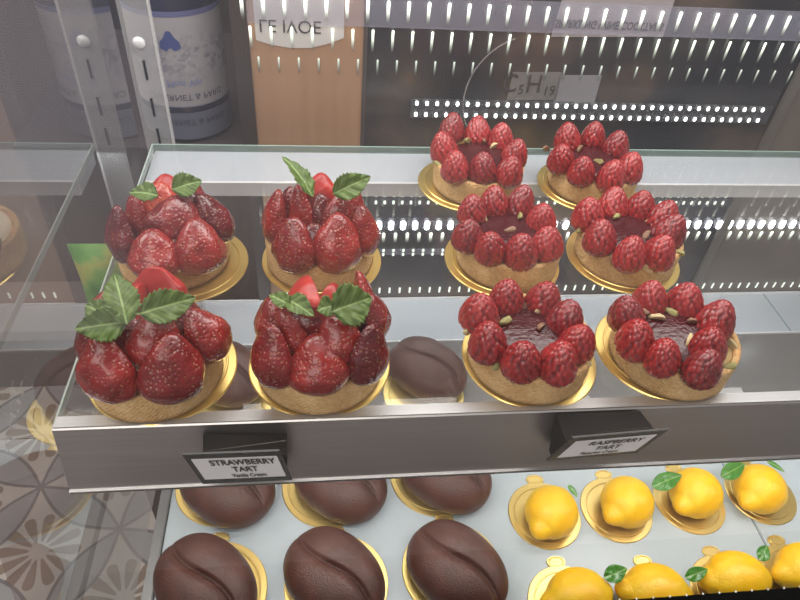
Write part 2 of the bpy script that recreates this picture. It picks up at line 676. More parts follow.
def leaf_bm(L, W, serr=0, fold=.35, curl=.25, seed=0, puff=.0):
    """leaf along +Y from the origin, folded at the midrib, saw-edged when serr > 0"""
    bm = bmesh.new()
    n, m = 44, 10
    g = []
    for i in range(n + 1):
        t = i / n
        w = W * .5 * (math.sin(PI * min(1, t ** .8)) ** .85 if 0 < t < 1 else 0) * (1.08 - .25 * t)
        row = []
        for k in range(-m, m + 1):
            s = k / m
            ww = w
            if serr and abs(k) == m:
                ww = w * (1 + serr * (((t * 11) % 1) - .35))
            x = s * ww
            z = abs(x) * fold + curl * L * (t - t * t) - curl * .5 * L * t * t
            z += puff * W * math.sin(t * 26 - abs(s) * 5) * abs(s) * (1 - t * .5) * .5
            z += .05 * W * noise.noise(Vector((x * 300, t * 5, seed)))
            row.append(bm.verts.new((x, t * L, z)))
        g.append(row)
    for a, b in zip(g, g[1:]):
        for k in range(2 * m):
            try: bm.faces.new((a[k], a[k + 1], b[k + 1], b[k]))
            except ValueError: pass
    bmesh.ops.remove_doubles(bm, verts=bm.verts[:], dist=1e-6)
    bmesh.ops.recalc_face_normals(bm, faces=bm.faces[:])
    r = bmesh.ops.solidify(bm, geom=bm.faces[:], thickness=.0003)
    return bm


def leaf_between(name, parent, base, tip, W, mat, serr=.22, fold=.35, curl=.2, roll=0, seed=0, up=None, puff=.12):
    d = tip - base
    L = d.length
    o = obj(name, leaf_bm(L, W, serr, fold, curl, seed, puff), mat, parent)
    y = d.normalized()
    n0 = Vector(up) if up else Vector((0, -.55, .83))
    x = y.cross(n0).normalized()
    z = x.cross(y)
    m = Matrix((x, y, z)).transposed().to_4x4() @ Matrix.Rotation(roll, 4, 'Y')
    m.translation = base
    o.matrix_local = m
    return o


# ------------------------------------------------------------------ tarts
BT = .0012 * .8 + .0004     # top of a board
boards = {
    'SFL': (-.1307, .0445), 'SFR': (-.0334, .0450), 'SBL': (-.131, .1479), 'SBR': (-.031, .1506),
    'RBL': (.1007, .2562), 'RBR': (.2114, .2546), 'RML': (.1087, .1475), 'RMR': (.2088, .1498),
    'RFL': (.1053, .0452), 'RFR': (.1994, .0472)}
WHERE = {'SFL': 'strawberry tart at the front left', 'SFR': 'strawberry tart second from the left in the front row',
         'SBL': 'strawberry tart at the far left of the back row', 'SBR': 'strawberry tart with one tall upright mint leaf',
         'RBL': 'broken-berry raspberry tart, left of the rearmost pair', 'RBR': 'rearmost raspberry tart on the right',
         'RML': 'raspberry tart in the middle of its left column', 'RMR': 'raspberry tart in the middle of its right column',
         'RFL': 'front raspberry tart above the lemons, left of the pair', 'RFR': 'rightmost front raspberry tart'}
for k, (x, y) in boards.items():
    place_board(x, y, 0.0002, 'gold board under the ' + WHERE[k], 'gold boards on the glass shelf', rz=random.uniform(-.6, .6))


def solve_base(xm, yb, Y=None):
    """centre of the tart base from its mid x and its front edge (or known row) on the shelf"""
    z = BT
    if Y is None:
        xi = xm
        for _ in range(12):
            p = at(xi, yb, z)
            c = Vector((p.x, p.y + RC, z))
            d = c - CAM
            xi += xm - (400 + FPX * d.dot(RIGHT) / d.dot(FWD))
        return c
    lo, hi = 100., 500.
    for _ in range(40):
        mid = (lo + hi) / 2
        if at(xm, mid, z).y > Y: lo = mid
        else: hi = mid
    p = at(xm, lo, z)
    return Vector((p.x, Y, z))


S = {}
S['SFL'] = dict(base=(158, 424), label='front left strawberry tart topped with a three-leaf mint sprig',
    b=[(108, 366, .040, .042, .035, (-.05, .25), 'half'), (171, 366, .040, .044, .035, (.1, .3), 'half'),
       (154, 337, .049, .036, .031, (.1, .35), 'half'), (205, 332, .043, .038, .028, (-.4, .1), 'light'),
       (155, 287, .053, .028, .036, (.0, .6), 'cut'), (141, 304, .047, .028, .028, (0, .6), 'cut'),
       (180, 318, .042, .032, .030, (0, .3), 'dark'), (92, 338, .040, .032, .024, (.1, .1), 'dark'),
       (104, 306, .044, .028, .022, (.3, 0), 'half'), (130, 335, .040, .032, .03, (0, .2), 'dark')],
    m=[((127, 325, .064), (114, 271, .077), .019, .3), ((126, 322, .064), (74, 329, .066), .019, -.2), ((112, 318, .065), (84, 304, .066), .014, 0),
       ((139, 314, .068), (197, 297, .066), .019, .25)])
S['SFR'] = dict(base=(320, 416), label='strawberry tart with broad paired mint leaves, second in the front row',
    b=[(320, 362, .038, .038, .037, (-.05, .45), 'light'), (274, 354, .040, .042, .029, (.03, .2), 'half'),
       (367, 352, .041, .043, .028, (.05, .12), 'dark'), (293, 332, .049, .036, .019, (-.4, .3), 'light'),
       (339, 338, .048, .032, .028, (-.35, .4), 'half'), (273, 316, .042, .034, .026, (.15, .1), 'half'),
       (310, 296, .053, .028, .036, (-.1, .7), 'cut'), (327, 302, .050, .028, .026, (.3, .5), 'cut'),
       (358, 293, .050, .032, .024, (.0, .3), 'light'), (372, 314, .043, .034, .027, (-.1, .1), 'half'),
       (305, 322, .042, .034, .030, (0, .3), 'dark'), (345, 318, .044, .032, .028, (0, .3), 'dark')],
    m=[((290, 306, .065), (269, 294, .068), .010, .2), ((286, 299, .066), (314, 315, .064), .013, -.2), ((334, 306, .066), (317, 310, .065), .013, .1),
       ((331, 312, .067), (373, 297, .067), .025, .2)])
S['SBL'] = dict(base=(176, 293), label='strawberry tart at the far left of the back strawberry row',
    b=[(122, 233, .041, .044, .024, (.03, .15), 'dark'), (154, 253, .038, .036, .036, (0, .5), 'light'),
       (199, 245, .040, .040, .034, (-.1, .4), 'half'), (175, 217, .050, .034, .038, (.35, .4), 'half'),
       (214, 217, .044, .042, .026, (-.4, .1), 'dark'), (194, 208, .050, .036, .022, (-.3, .3), 'dark'),
       (166, 188, .057, .024, .024, (0, .4), 'cut'), (160, 200, .052, .030, .027, (.2, .3), 'orange'),
       (137, 215, .045, .040, .022, (.1, .2), 'half'), (178, 240, .038, .030, .030, (0, .3), 'dark'), (190, 195, .046, .03, .028, (0, .2), 'half')],
    m=[((158, 196, .066), (129, 191, .069), .015, .2), ((172, 190, .068), (202, 180, .070), .017, .2)])
S['SBR'] = dict(base=(320, 0), Y=.1506, label='strawberry tart with one tall upright mint leaf and one spread leaf',
    b=[(278, 216, .043, .044, .026, (.1, .15), 'half'), (295, 244, .039, .043, .031, (0, .25), 'half'),
       (337, 242, .040, .045, .036, (.02, .3), 'half'), (302, 215, .048, .046, .019, (-.1, .3), 'light'),
       (321, 217, .046, .038, .024, (0, .3), 'dark'), (337, 214, .049, .034, .026, (.1, .3), 'half'),
       (363, 229, .041, .041, .026, (-.12, .15), 'light'), (321, 188, .056, .026, .024, (0, .4), 'cut'),
       (353, 203, .047, .030, .022, (0, .2), 'half'), (315, 240, .036, .03, .03, (0, .2), 'dark'), (290, 205, .042, .034, .024, (.1, .1), 'dark')],
    m=[((312, 197, .068), (284, 154, .088), .014, .5), ((333, 194, .068), (371, 176, .078), .018, .3)])

for key, d in S.items():
    c = solve_base(*d['base'], d.get('Y'))
    root = empty('strawberry_tart', c, d['label'], 'tart', 'strawberry tarts on the glass shelf')
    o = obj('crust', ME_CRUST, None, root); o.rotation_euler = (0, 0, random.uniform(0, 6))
    obj('cream_filling', ME_CREAM, None, root)
    for i, (px, py, z, L, W, ax, kind) in enumerate(d['b']):
        p = at(px, py, z) - c; p.z -= .0035
        strawberry(root, p, L, W, (ax[0], ax[1], 1), kind, i * 3 + len(key) + ord(key[1]) + ord(key[2]),
                   face=(p.x, p.y - .012, 0))
    for j, (b0, t0, w, roll) in enumerate(d['m']):
        leaf_between('mint_leaf', root, at(*b0) - c, at(*t0) - c, w, MT['mint'], roll=roll, seed=j)

R_ = {}
# per tart: scale and origin of the measured crop, berries, pistachios
R_['RBL'] = dict(base=(476, 0), Y=.2555, k=5, o=(410, 100), label='raspberry tart with a broken berry, left of the rearmost pair',
    b=[(215, 118), (345, 135), (460, 165), (530, 243), (503, 332), (368, 315), (230, 308), (175, 213)],
    n=[(290, 203, 1), (360, 195, 1), (425, 228, 1), (135, 312, 0), (280, 372, 0), (462, 392, 0)])
R_['RBR'] = dict(base=(590, 0), Y=.2545, k=5.46, o=(530, 105), label='rearmost raspberry tart, right of the back pair',
    b=[(215, 155), (355, 142), (480, 198), (550, 318), (455, 358), (292, 332), (180, 265)],
    n=[(320, 190, 1), (275, 238, 1), (440, 250, 1), (372, 308, 1), (90, 238, 0), (180, 362, 0), (545, 405, 0)])
R_['RML'] = dict(base=(506, 0), Y=.1475, k=4.8, o=(435, 170), label='raspberry tart in the middle of the left raspberry column',
    b=[(185, 168), (290, 130), (417, 130), (520, 213), (545, 330), (420, 362), (273, 345), (165, 288)],
    n=[(240, 218, 1), (405, 218, 1), (360, 288, 1)])
R_['RMR'] = dict(base=(623, 0), Y=.1498, k=4.8, o=(555, 175), label='raspberry tart in the middle of the right raspberry column',
    b=[(170, 168), (290, 118), (420, 130), (528, 182), (560, 245), (510, 345), (373, 352), (228, 275)],
    n=[(385, 175, 1), (295, 195, 1), (440, 290, 1), (460, 225, 1), (110, 262, 0), (270, 402, 0), (440, 447, 0), (590, 375, 0)])
R_['RFL'] = dict(base=(526, 406), k=3.87, o=(450, 265), label='raspberry tart with dark jelly showing, front left of the raspberry tarts',
    b=[(120, 165), (225, 105), (368, 112), (455, 188), (500, 278), (428, 352), (285, 345), (155, 275)],
    n=[(280, 160, 1), (345, 172, 1), (215, 215, 1), (355, 240, 1), (65, 255, 0), (180, 385, 0), (372, 430, 0), (515, 375, 0)])
R_['RFR'] = dict(base=(667, 402), k=4, o=(585, 265), label='rightmost front raspberry tart with nuts spilling at its right edge',
    b=[(180, 175), (272, 112), (412, 125), (535, 200), (508, 300), (485, 388), (325, 340), (215, 270)],
    n=[(230, 185, 1), (285, 210, 1), (347, 188, 1), (435, 228, 1), (415, 300, 1), (125, 245, 0), (205, 365, 0), (590, 320, 0), (578, 405, 0), (400, 445, 0)])
for key, d in R_.items():
    c = solve_base(*d['base'], d.get('Y'))
    root = empty('raspberry_tart', c, d['label'], 'tart', 'raspberry tarts on the glass shelf')
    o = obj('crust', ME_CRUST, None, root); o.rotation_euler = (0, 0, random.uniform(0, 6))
    obj('cream_filling', dome_mesh('cream_filling', RC - .0045, HC - .003, HC - .0012, MT['pcream'], .02), None, root)
    obj('jelly', ME_JELLY, None, root)
    f = lambda q: (q[0] / d['k'] + d['o'][0], q[1] / d['k'] + d['o'][1])
    for i, q in enumerate(d['b']):
        p = at(*f(q), HC + .0150) - c; p.z -= .0078
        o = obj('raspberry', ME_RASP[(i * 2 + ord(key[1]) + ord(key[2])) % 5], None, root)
        out = Vector((p.x, p.y, 0)).normalized()
        zz = (Vector((0, 0, 1)) + out * random.uniform(.0, .22) + Vector((random.uniform(-.1, .1), random.uniform(-.1, .1), 0))).normalized()
        s = random.uniform(1.02, 1.13)
        o.matrix_local = Matrix.Translation(p) @ zz.to_track_quat('Z', 'Y').to_matrix().to_4x4() @ Matrix.Rotation(random.uniform(0, 6), 4, 'Z') @ Matrix.Scale(s, 4)
    for i, (qx, qy, inner) in enumerate(d['n']):
        p = at(*f((qx, qy)), HC + .0075 if inner else HC + .001) - c
        o = obj('pistachio', ME_NUT[(i + ord(key[1])) % 6], None, root, p)
        o.rotation_euler = (random.uniform(-.5, .5), random.uniform(-.6, .6), random.uniform(0, 6))

# ------------------------------------------------------------------ lower deck: coffee bean cakes
H = -.25
CZ = H + .0002


def bean_mesh():
    bm = bmesh.new()
    bmesh.ops.create_icosphere(bm, subdivisions=6, radius=1)
    A, B, T = .0475, .0365, .030
    for v in bm.verts:
        p = v.co.normalized()
        x, y, z = p
        s = (abs(x) ** 2.2 + abs(y) ** 2.2) ** (1 / 2.2) / max(1e-6, math.hypot(x, y)) if math.hypot(x, y) > 1e-6 else 1
        X, Y = x / max(s, 1e-6) * A, y / max(s, 1e-6) * B
        zz = z
        if z < 0: zz = -(abs(z) ** .6) * .45
        else: zz = z ** .9
        Z = zz * T
        if z > -.05:
            t = X / A
            yc = .0058 * math.sin(t * 2.9) - .002 * t      # S-shaped crease along the bean
            d = Y - yc
            endf = max(0, 1 - (abs(t) / 1.02) ** 6)
            g = math.exp(-(d / .0015) ** 2) * .0056 + math.exp(-(d / (.010 if d > 0 else .006)) ** 2) * .0052
            Z -= g * endf * max(0, z) ** .3
        v.co = Vector((X, Y, Z + .45 * T))
    zmin = min(v.co.z for v in bm.verts)
    for v in bm.verts: v.co.z -= zmin
    me = bpy.data.meshes.new('coffee_bean_cake'); bm.to_mesh(me); bm.free()
    for p in me.polygons: p.use_smooth = True
    me.materials.append(MT['choc'])
    return me


ME_BEAN = bean_mesh()
# board centre, cake centre as seen, rotation, label
bx = [-.1285, -.027, .0775]
cakes = [
    ((-.127, .012), (205, 584), -48, 'brown coffee bean cake, leftmost of the front row on the white tray'),
    ((-.023, .012), (334, 576), -48, 'brown coffee bean cake, middle of the front row on the white tray'),
    ((.0800, .018), (457, 568), -50, 'brown coffee bean cake beside the lemons, right end of the front row'),
    ((-.1287, .1165), (227, 484), -38, 'brown coffee bean cake half hidden under the strawberry price tag'),
    ((-.028, .1088), (340, 480), -40, 'brown coffee bean cake half hidden behind the shelf rail, middle of its row'),
    ((.0776, .1141), (445, 472), -40, 'brown coffee bean cake half hidden behind the shelf rail beside the lemons'),
    ((-.132, .213), (226, 372), -45, 'brown coffee bean cake seen through the glass between the strawberry tarts'),
    ((.0790, .218), (427, 368), -45, 'brown coffee bean cake seen through the glass shelf beside the raspberry tarts')]
for (b, c, rz, lab) in cakes:
    place_board(b[0], b[1], CZ, 'gold board under the ' + lab.replace('brown coffee bean cake', 'coffee cake'), 'gold boards of the coffee bean cakes')
    p = at(c[0], c[1], H + .018)
    o = obj('coffee_bean_cake', ME_BEAN, None, None, (p.x, p.y, CZ + BT))
    o.rotation_euler = (0, 0, math.radians(rz))
    tag(o, lab, 'cake', 'coffee bean cakes')


# ------------------------------------------------------------------ lemon cakes
def lemon_mesh(elong):
    bm = bmesh.new()
    bmesh.ops.create_icosphere(bm, subdivisions=5, radius=1)
    for v in bm.verts:
        p = v.co.normalized()
        x, y, z = p
        r = .0245
        X, Y, Z = x * r * (1 + elong), y * r, z * r * .93
        c = abs(x)
        if c > .86:                                    # nipple at the blossom end, stub at the stem end
            e = (c - .86) / .14
            X += math.copysign((.0072 if x < 0 else .0035) * e ** 1.2, x)
        if z < -.55: Z = -.55 * r * .93 + (Z + .55 * r * .93) * .35
        w = 1 + .02 * noise.noise(p * 3)
        v.co = Vector((X * w, Y * w, Z))
    zmin = min(v.co.z for v in bm.verts)
    for v in bm.verts: v.co.z -= zmin
    me = bpy.data.meshes.new('lemon_body'); bm.to_mesh(me); bm.free()
    for p in me.polygons: p.use_smooth = True
    me.materials.append(MT['lemon'])
    return me


ME_LEMON = [lemon_mesh(.03), lemon_mesh(.16)]
lemons = [
    # board, lemon as seen, long-axis rotation, mesh, leaf base->tip (photo), width, label
    ((.1776, .0650), (552, 510), 48, 0, ((568, 485, .032), (578, 497, .028)), .006, 'lemon cake at the left end of the back lemon row, nipple showing'),
    ((.2506, .0668), (628, 500), 35, 0, ((652, 487, .036), (683, 474, .036)), .017, 'lemon cake second from the left in the back lemon row'),
    ((.3280, .0705), (697, 491), 35, 0, ((721, 477, .036), (746, 463, .036)), .016, 'lemon cake third from the left in the back lemon row'),
    ((.4069, .0755), (761, 487), 35, 0, ((767, 461, .036), (786, 472, .033)), .006, 'lemon cake at the right end of the back lemon row'),
    ((.1760, -.0200), (579, 596), 10, 1, ((604, 578, .032), (628, 568, .032)), .015, 'lemon cake at the left end of the front lemon row'),
    ((.2575, -.0240), (657, 591), -10, 1, ((685, 578, .032), (709, 569, .032)), .012, 'lemon cake second from the left in the front lemon row'),
    ((.3270, -.0195), (738, 578), 0, 1, ((759, 560, .032), (768, 545, .034)), .012, 'lemon cake third from the left in the front lemon row'),
    ((.3967, -.0130), (809, 569), 5, 1, None, 0, 'lemon cake cut by the right edge in the front lemon row')]
for (b, c, rz, mi, lf, lw, lab) in lemons:
    place_board(b[0], b[1], CZ, 'gold board under the ' + lab.replace(', nipple showing', ''), 'gold boards of the lemon cakes', True)
    p = at(c[0], c[1], H + .021)
    root = empty('lemon_cake', (p.x, p.y, CZ + BT), 'yellow glazed ' + lab, 'cake', 'lemon cakes')
    o = obj('lemon_body', ME_LEMON[mi], None, root); o.rotation_euler = (0, 0, math.radians(rz))
    if lf:
        q0 = at(lf[0][0], lf[0][1], H + lf[0][2]) - root.location
        q1 = at(lf[1][0], lf[1][1], H + lf[1][2]) - root.location
        leaf_between('leaf', root, q0, q1, lw, MT['bay'], serr=0, fold=.12, curl=.12, roll=-.2, puff=0, up=(0, -.5, .86))

# ------------------------------------------------------------------ upper glass shelf
XL, XR = -.1845, .66
shelf = empty('glass_shelf', (0, 0, 0), 'clear glass shelf with brushed steel front rail carrying all the tarts', 'shelf')
box('glass_panel', (XL, XR, .0005, .3195, -.006, 0), MT['glass_shelf'], shelf)
box('glass_edge', (XL - .0012, XL, .0005, .3195, -.006, 0), MT['glass_edge2'], shelf)
tag(bpy.data.objects[shelf.children[-1].name], 'pale green left edge of the glass')
box('glass_edge', (XL - .0012, XR, .3195, .3212, -.0062, .0002), MT['glass_edge'], shelf)
tag(bpy.data.objects[shelf.children[-1].name], 'dark green rear edge of the glass')


def sweep(name, prof, x0, x1, mat, parent, caps=True):
    """extrude a (y, z) outline along X"""
    bm = bmesh.new()
    a = [bm.verts.new((x0, y, z)) for y, z in prof]
    b = [bm.verts.new((x1, y, z)) for y, z in prof]
    n = len(prof)
    for i in range(n):
        j = (i + 1) % n
        bm.faces.new((a[i], a[j], b[j], b[i]))
    if caps:
        bm.faces.new(a); bm.faces.new(b[::-1])
    bmesh.ops.recalc_face_normals(bm, faces=bm.faces[:])
    return obj(name, bm, mat, parent, smooth=False)


t_ = .0009
sweep('front_rail', [(.0088, .0), (.0, .0012), (-.0009, .0004), (-.0105, -.0455), (-.0122, -.0462), (-.0122, -.0482), (-.0020, -.0482), (-.0020, -.0474),
                     (-.0096, -.0466), (.0003, -.0066), (.0088, -.0066)], XL - .0002, XR, MT['steel'], shelf)
sweep('rail_flange', [(.0090, .0001), (.0002, .0014), (.0002, .0019), (.0090, .0006)], XL, XR, mat_brushed('flange_steel', (.62, .62, .62), .45, .8), shelf)
sweep('rear_support', [(.2690, -.0065), (.3195, -.0065), (.3195, -.020), (.2690, -.020)], XL + .001, XR, MT['white_ledge'], shelf)
sweep('support_edge', [(.2660, -.0063), (.2690, -.0063), (.2690, -.020), (.2660, -.020)], XL + .001, XR, MT['steel_pale'], shelf)


# ------------------------------------------------------------------ price tags
def price_tag(name, TL, TR, BR, BL, label, lines, inner, holder, curl):
    root = empty(name, (Vector(TL) + Vector(BR)) / 2, label, 'price tag', 'price tags on the front rail')
    c0 = root.location.copy()
    TR = Vector(TL) + Vector(BR) - Vector(BL)
    TL, TR, BR, BL = [Vector(p) - c0 for p in (TL, TR, BR, BL)]
    quad('tag_frame', [BL, BR, TR, TL], simple('black_tag_frame', (.03, .028, .027), .35), root, .0012)

    def uv(u, v):
        return (BL * (1 - u) + BR * u) * (1 - v) + (TL * (1 - u) + TR * u) * v
    n = (BR - BL).cross(TL - BL).normalized()
    u0, u1, v0, v1 = inner
    quad('price_card', [uv(u0, v0) + n * .0003, uv(u1, v0) + n * .0003, uv(u1, v1) + n * .0003, uv(u0, v1) + n * .0003],
         simple('white_card', (.92, .92, .94), .45), root, .0002)
    ex = (BR - BL).normalized()
    W = (BR - BL).length
    ey_full = (TL - BL)
    ink = simple('black_ink', (.02, .02, .02), .6)
    for body, size, u, v, sx in lines:
        me = text_mesh(body, 1.0, bold=.022)
        me.materials.clear(); me.materials.append(ink)
        o = obj('lettering', me, None, root)
        hv = ey_full * (size)
        me.transform(frame_matrix(uv(u, v) + n * .0009, ex * (W * sx), hv))
    # dark clip between rail and card
    h = [Vector(p) - c0 for p in holder]
    bm = bmesh.new()
    vs = [bm.verts.new(p) for p in h]
    for f in ((0, 1, 2, 3), (4, 7, 6, 5), (0, 4, 5, 1), (1, 5, 6, 2), (2, 6, 7, 3), (3, 7, 4, 0)):
        bm.faces.new([vs[i] for i in f])
    bmesh.ops.recalc_face_normals(bm, faces=bm.faces[:])
    obj('tag_clip', bm, simple('black_clip', (.015, .013, .012), .8, **{'Specular IOR Level': .15}), root, smooth=False)
    a, b = [Vector(p) - c0 for p in curl]
    bm = bmesh.new()
    for k, pt in enumerate((a, b)):
        pass
    d = (b - a).normalized()
    up = Vector((0, -.35, .9)); up = (up - d * up.dot(d)).normalized()
    w = .0024
    r = [bm.verts.new(p) for p in (a, b, b + up * w, a + up * w)]
    bm.faces.new(r)
    obj('clip_strip', bm, simple('grey_strip', (.34, .32, .29), .5, nscale=500, namt=.5), root, smooth=False)
    return root


def tilt(x, y, Y): return aty(x, y, Y)


yt, yb = -.027, -.0205
price_tag('strawberry_price_tag', tilt(182, 455, yt), tilt(288, 458, yt), tilt(292, 480, yb), tilt(203, 484, yb),
          'black framed price tag reading strawberry tart on the steel rail',
          [('STRAWBERRY', .235, .57, .735, .110), ('TART', .235, .56, .50, .110), ('Vanilla Cream', .165, .57, .29, .066)],
          (.06, .955, .17, .86),
          [aty(203, 457, -.022), aty(287, 455, -.022), aty(287, 434, -.0032), aty(203, 434, -.0032),
           aty(208, 479, -.0195), aty(287, 476, -.0195), aty(287, 470, -.0105), aty(203, 472, -.0105)],
          (aty(204, 452, -.024), aty(286, 441, -.022)))
price_tag('raspberry_price_tag', tilt(573, 438, yt), tilt(664, 428, yt), tilt(637, 453, yb), tilt(547, 461, yb),
          'black framed price tag reading raspberry tart, slanting on the steel rail',
          [('RASPBERRY', .22, .54, .71, .112), ('TART', .22, .52, .475, .110), ('Pistachio Cream', .165, .49, .27, .062)],
          (.075, .93, .14, .84),
          [aty(566, 441, -.022), aty(655, 430, -.022), aty(640, 411, -.0032), aty(556, 414, -.0032),
           aty(552, 459, -.0195), aty(632, 451, -.0195), aty(640, 445, -.0105), aty(549, 450, -.0105)],
          (aty(571, 436, -.024), aty(650, 428, -.0235)))

# ------------------------------------------------------------------ the lower deck and the case
TX0, TXS, TX1 = -.176, .3845, .80
for (a, b, lab) in ((TX0, TXS - .0006, 'wide glossy white tray under the coffee bean cakes and lemon cakes'),
                    (TXS + .0006, TX1, 'glossy white tray at the right edge under the last lemon cakes')):
    box('white_tray', (a, b, -.085, .178, H - .006, H), MT['tray'], None, .0008)
    tag(bpy.data.objects[COL.objects[-1].name], lab, 'tray', 'white display trays')

case = empty('display_case', (.2, .15, -.9), 'glass pastry display case with steel edging and a black front sill', 'display case')


def local(o):
    o.location = -case.location
    return o


local(box('rear_floor', (TX0, TX1, .179, .297, H - .006, H), MT['deck'], case))
local(box('rear_ledge', (-.205, TX1, .2995, .3725, H - .006, H + .001), MT['white_ledge'], case))
local(box('ledge_edge', (-.205, TX1, .2975, .2995, H - .006, H + .002), MT['steel_pale'], case))
local(box('ledge_back_trim', (-.205, TX1, .3715, .3735, H, H + .004), MT['steel_pale'], case))
local(box('ledge_joint', (.5690, .5705, .2995, .3715, H + .001, H + .0016), MT['glass_edge'], case))
local(box('tray_edging', (TX0 - .0095, TX0 - .0003, -.085, .297, H - .012, H + .003), MT['dkmetal'], case, .0008))
local(box('base_cabinet', (TX0 - .009, TX1, -.07, .37, -.9, H - .0125), MT['cabinet'], case))
local(box('front_sill', (-.21, TX1, -.16, -.0625, -.150, -.1364), MT['black'], case, .0015))
local(box('sill_riser', (-.21, TX1, -.16, -.15, -.9, -.150), MT['black'], case))
for i in range(30):
    x = .16 + i * .0125
    local(box('sill_bead', (x, x + .0008, -.0636, -.0624, -.1370, -.1358), MT['steel_pale'], case))
fp = [(-.211, -.0745, -.1364), (TX1, -.0745, -.1364), (TX1, .070, .42), (-.211, .070, .42)]
local(quad('front_pane', fp, MT['glass_front'], case))
sp_ = [(-.2113, -.0745, -.1364), (-.2113, -.0745, -.32), (-.2113, .373, -.32), (-.2113, .373, .42), (-.2113, .070, .42)]
local(quad('side_pane', sp_[::-1], MT['glass_side'], case))
# reflected letters painted on the side pane as a faint decal
me = text_mesh('ndar', 1.0)
me.materials.clear(); me.materials.append(sheer('white_print', (.85, .85, .9), .4))
o = obj('pane_lettering', me, None, case)
# the rear: slotted shelf standard
up = empty('shelf_standard', (-.185, .36, -.2), 'translucent slotted shelf upright with a screw, standing in front of the wine bottle', 'shelf upright')
ux = [aty(112, 0, .352), aty(146, 0, .352)]
uxa, uxb = -.2005, -.174
box('rail_body', (uxa + .185, uxb + .185, -.004, -.001, -.045, .42), sheer('milky_acrylic', (.50, .50, .50), .36, .3), up)
box('bright_edge', (uxb + .185 - .0012, uxb + .185 + .0008, -.0048, -.001, -.045, .42), sheer('bright_acrylic_edge', (.8, .8, .8), .6, .2), up)
for zz in (.055, .019, -.012, .118 + .02, .17):
    box('slot', (-.185 + .185 - .0032, -.185 + .185 - .0012, -.0052, -.0035, zz + .2 - .009, zz + .2 + .009), MT['black'], up)
sc = obj('screw', lathe_bm([(0, .003), (.002, .003), (.0048, .0018), (.0056, 0), (0, 0)], 32), MT['steel_pale'], up)
sc.location = (-.003, -.0045, .080 + .2); sc.rotation_euler = (PI / 2, 0, 0)

def mat_door():
    t = NT('dark_door')
    a = t.noise(7, 4)
    c = t.ramp(a, (.38, (.022, .024, .032)), (.52, (.045, .042, .045)), (.66, (.12, .085, .068)))
    return t.done(t.bsdf(c, .15))


# sliding rear door (dark glass), wooden panel, post
DX0, DX1 = .0145, .458
local(box('rear_door', (DX0, DX1, .3745, .3790, H, .42), mat_door(), case))
local(box('door_edge', (DX1, DX1 + .010, .370, .3790, H, .42), simple('grey_door_edge', (.12, .11, .10), .3), case))
local(box('door_edge', (DX0 - .004, DX0, .3735, .3790, H, .42), simple('dark_door_edge', (.06, .05, .05), .3), case))
local(box('rear_side_panel', (DX1 + .010, TX1, .3745, .3790, H, .42), simple('brown_grey_panel', (.14, .12, .105), .25, nscale=7, namt=.5), case))
local(box('wood_panel', (-.0945, DX0 - .004, .3745, .3790, H, .42), mat_wood('tan_wood', (.27, .155, .09), (.37, .225, .14)), case))
local(box('door_post', (-.1095, -.0945, .372, .3790, H, .42), simple('dark_post', (.035, .028, .028), .35), case))

# panels and lettering on the rear door
greyp = simple('pale_sign', (.26, .235, .24), .5)
ink2 = simple('dark_lettering', (.05, .045, .05), .6)


def sign(name, quadpx, mat, label, group=None):
    pts = [aty(x, y, .3738) for x, y in quadpx]
    c0 = sum(pts, Vector()) / len(pts)
    q = quad(name, [p - c0 for p in pts], mat)
    q.location = c0
    tag(q, label, 'sign', group)
    return q, pts, c0


q, pts, c0 = sign('drinks_sign', [(551, 37), (663, 37), (676, -4), (563, -4)], greyp, 'pale sign with upside-down drinks lettering on the dark rear door')
me = text_mesh('SPARKLING WINE COCKTAILS', .0085, bold=.0002)
me.materials.clear(); me.materials.append(ink2)
o = obj('lettering', me, None, q)
cc = aty(610, 25, .3732) - c0
o.matrix_local = frame_matrix(cc, (.93, 0, 0), (0, 0, -1.25))
q, pts, c0 = sign('formula_sign', [(507, 100), (556, 100), (562, 72), (513, 72)], sheer('grey_formula_panel', (.30, .29, .28), .5), 'faint grey sign with a chemical formula on the rear door')
for body, sz, px, py in (('C', .023, 510, 84), ('5', .013, 521, 90), ('H', .023, 534, 85), ('19', .013, 549, 91)):
    me = text_mesh(body, sz); me.materials.clear(); me.materials.append(ink2)
    o = obj('lettering', me, None, q)
    o.matrix_local = frame_matrix(aty(px, py, .3732) - c0, (1, 0, 0), (0, 0, 1.15))
bm = bmesh.new()
rc = aty(528, 100, .3728) - c0
prev = None
for k in range(25):
    a = math.radians(112 + 95 * k / 24)
    pr = [bm.verts.new(rc + Vector((math.cos(a), 0, math.sin(a))) * r) for r in (.066, .0675)]
    if prev: bm.faces.new((prev[0], prev[1], pr[1], pr[0]))
    prev = pr
obj('ring_mark', bm, sheer('etched_white', (.6, .58, .56), .35), q, smooth=False)
q, pts, c0 = sign('blank_sign', [(553, 104), (594, 104), (602, 75), (560, 75)], sheer('blank_grey', (.30, .29, .31), .7), 'blank pale grey sign beside the formula on the rear door')
# curved paper label on the wooden panel
lp = [aty(x, y, .3738) for x, y in [(256, 40), (270, 44.5), (290, 48), (310, 48), (328, 44), (344, 38)]]
c0 = aty(300, 20, .3738)
bm = bmesh.new()
top = [Vector((p.x + .0, p.y, .145)) for p in lp]
vs = [bm.verts.new(p - c0) for p in lp] + [bm.verts.new(p - c0) for p in top[::-1]]
bm.faces.new(vs)
lab = obj('paper_label', bm, sheer('paper_white', (.62, .60, .58), .8), None, c0, smooth=False)
tag(lab, 'white paper label with a curved lower edge and upside-down lettering on the tan panel', 'label')
me = text_mesh('LE IVOE', .0165); me.materials.clear(); me.materials.append(ink2)
o = obj('lettering', me, None, lab)
o.matrix_local = frame_matrix(aty(290, 26, .3732) - c0, (1, 0, 0), (0, 0, -1))

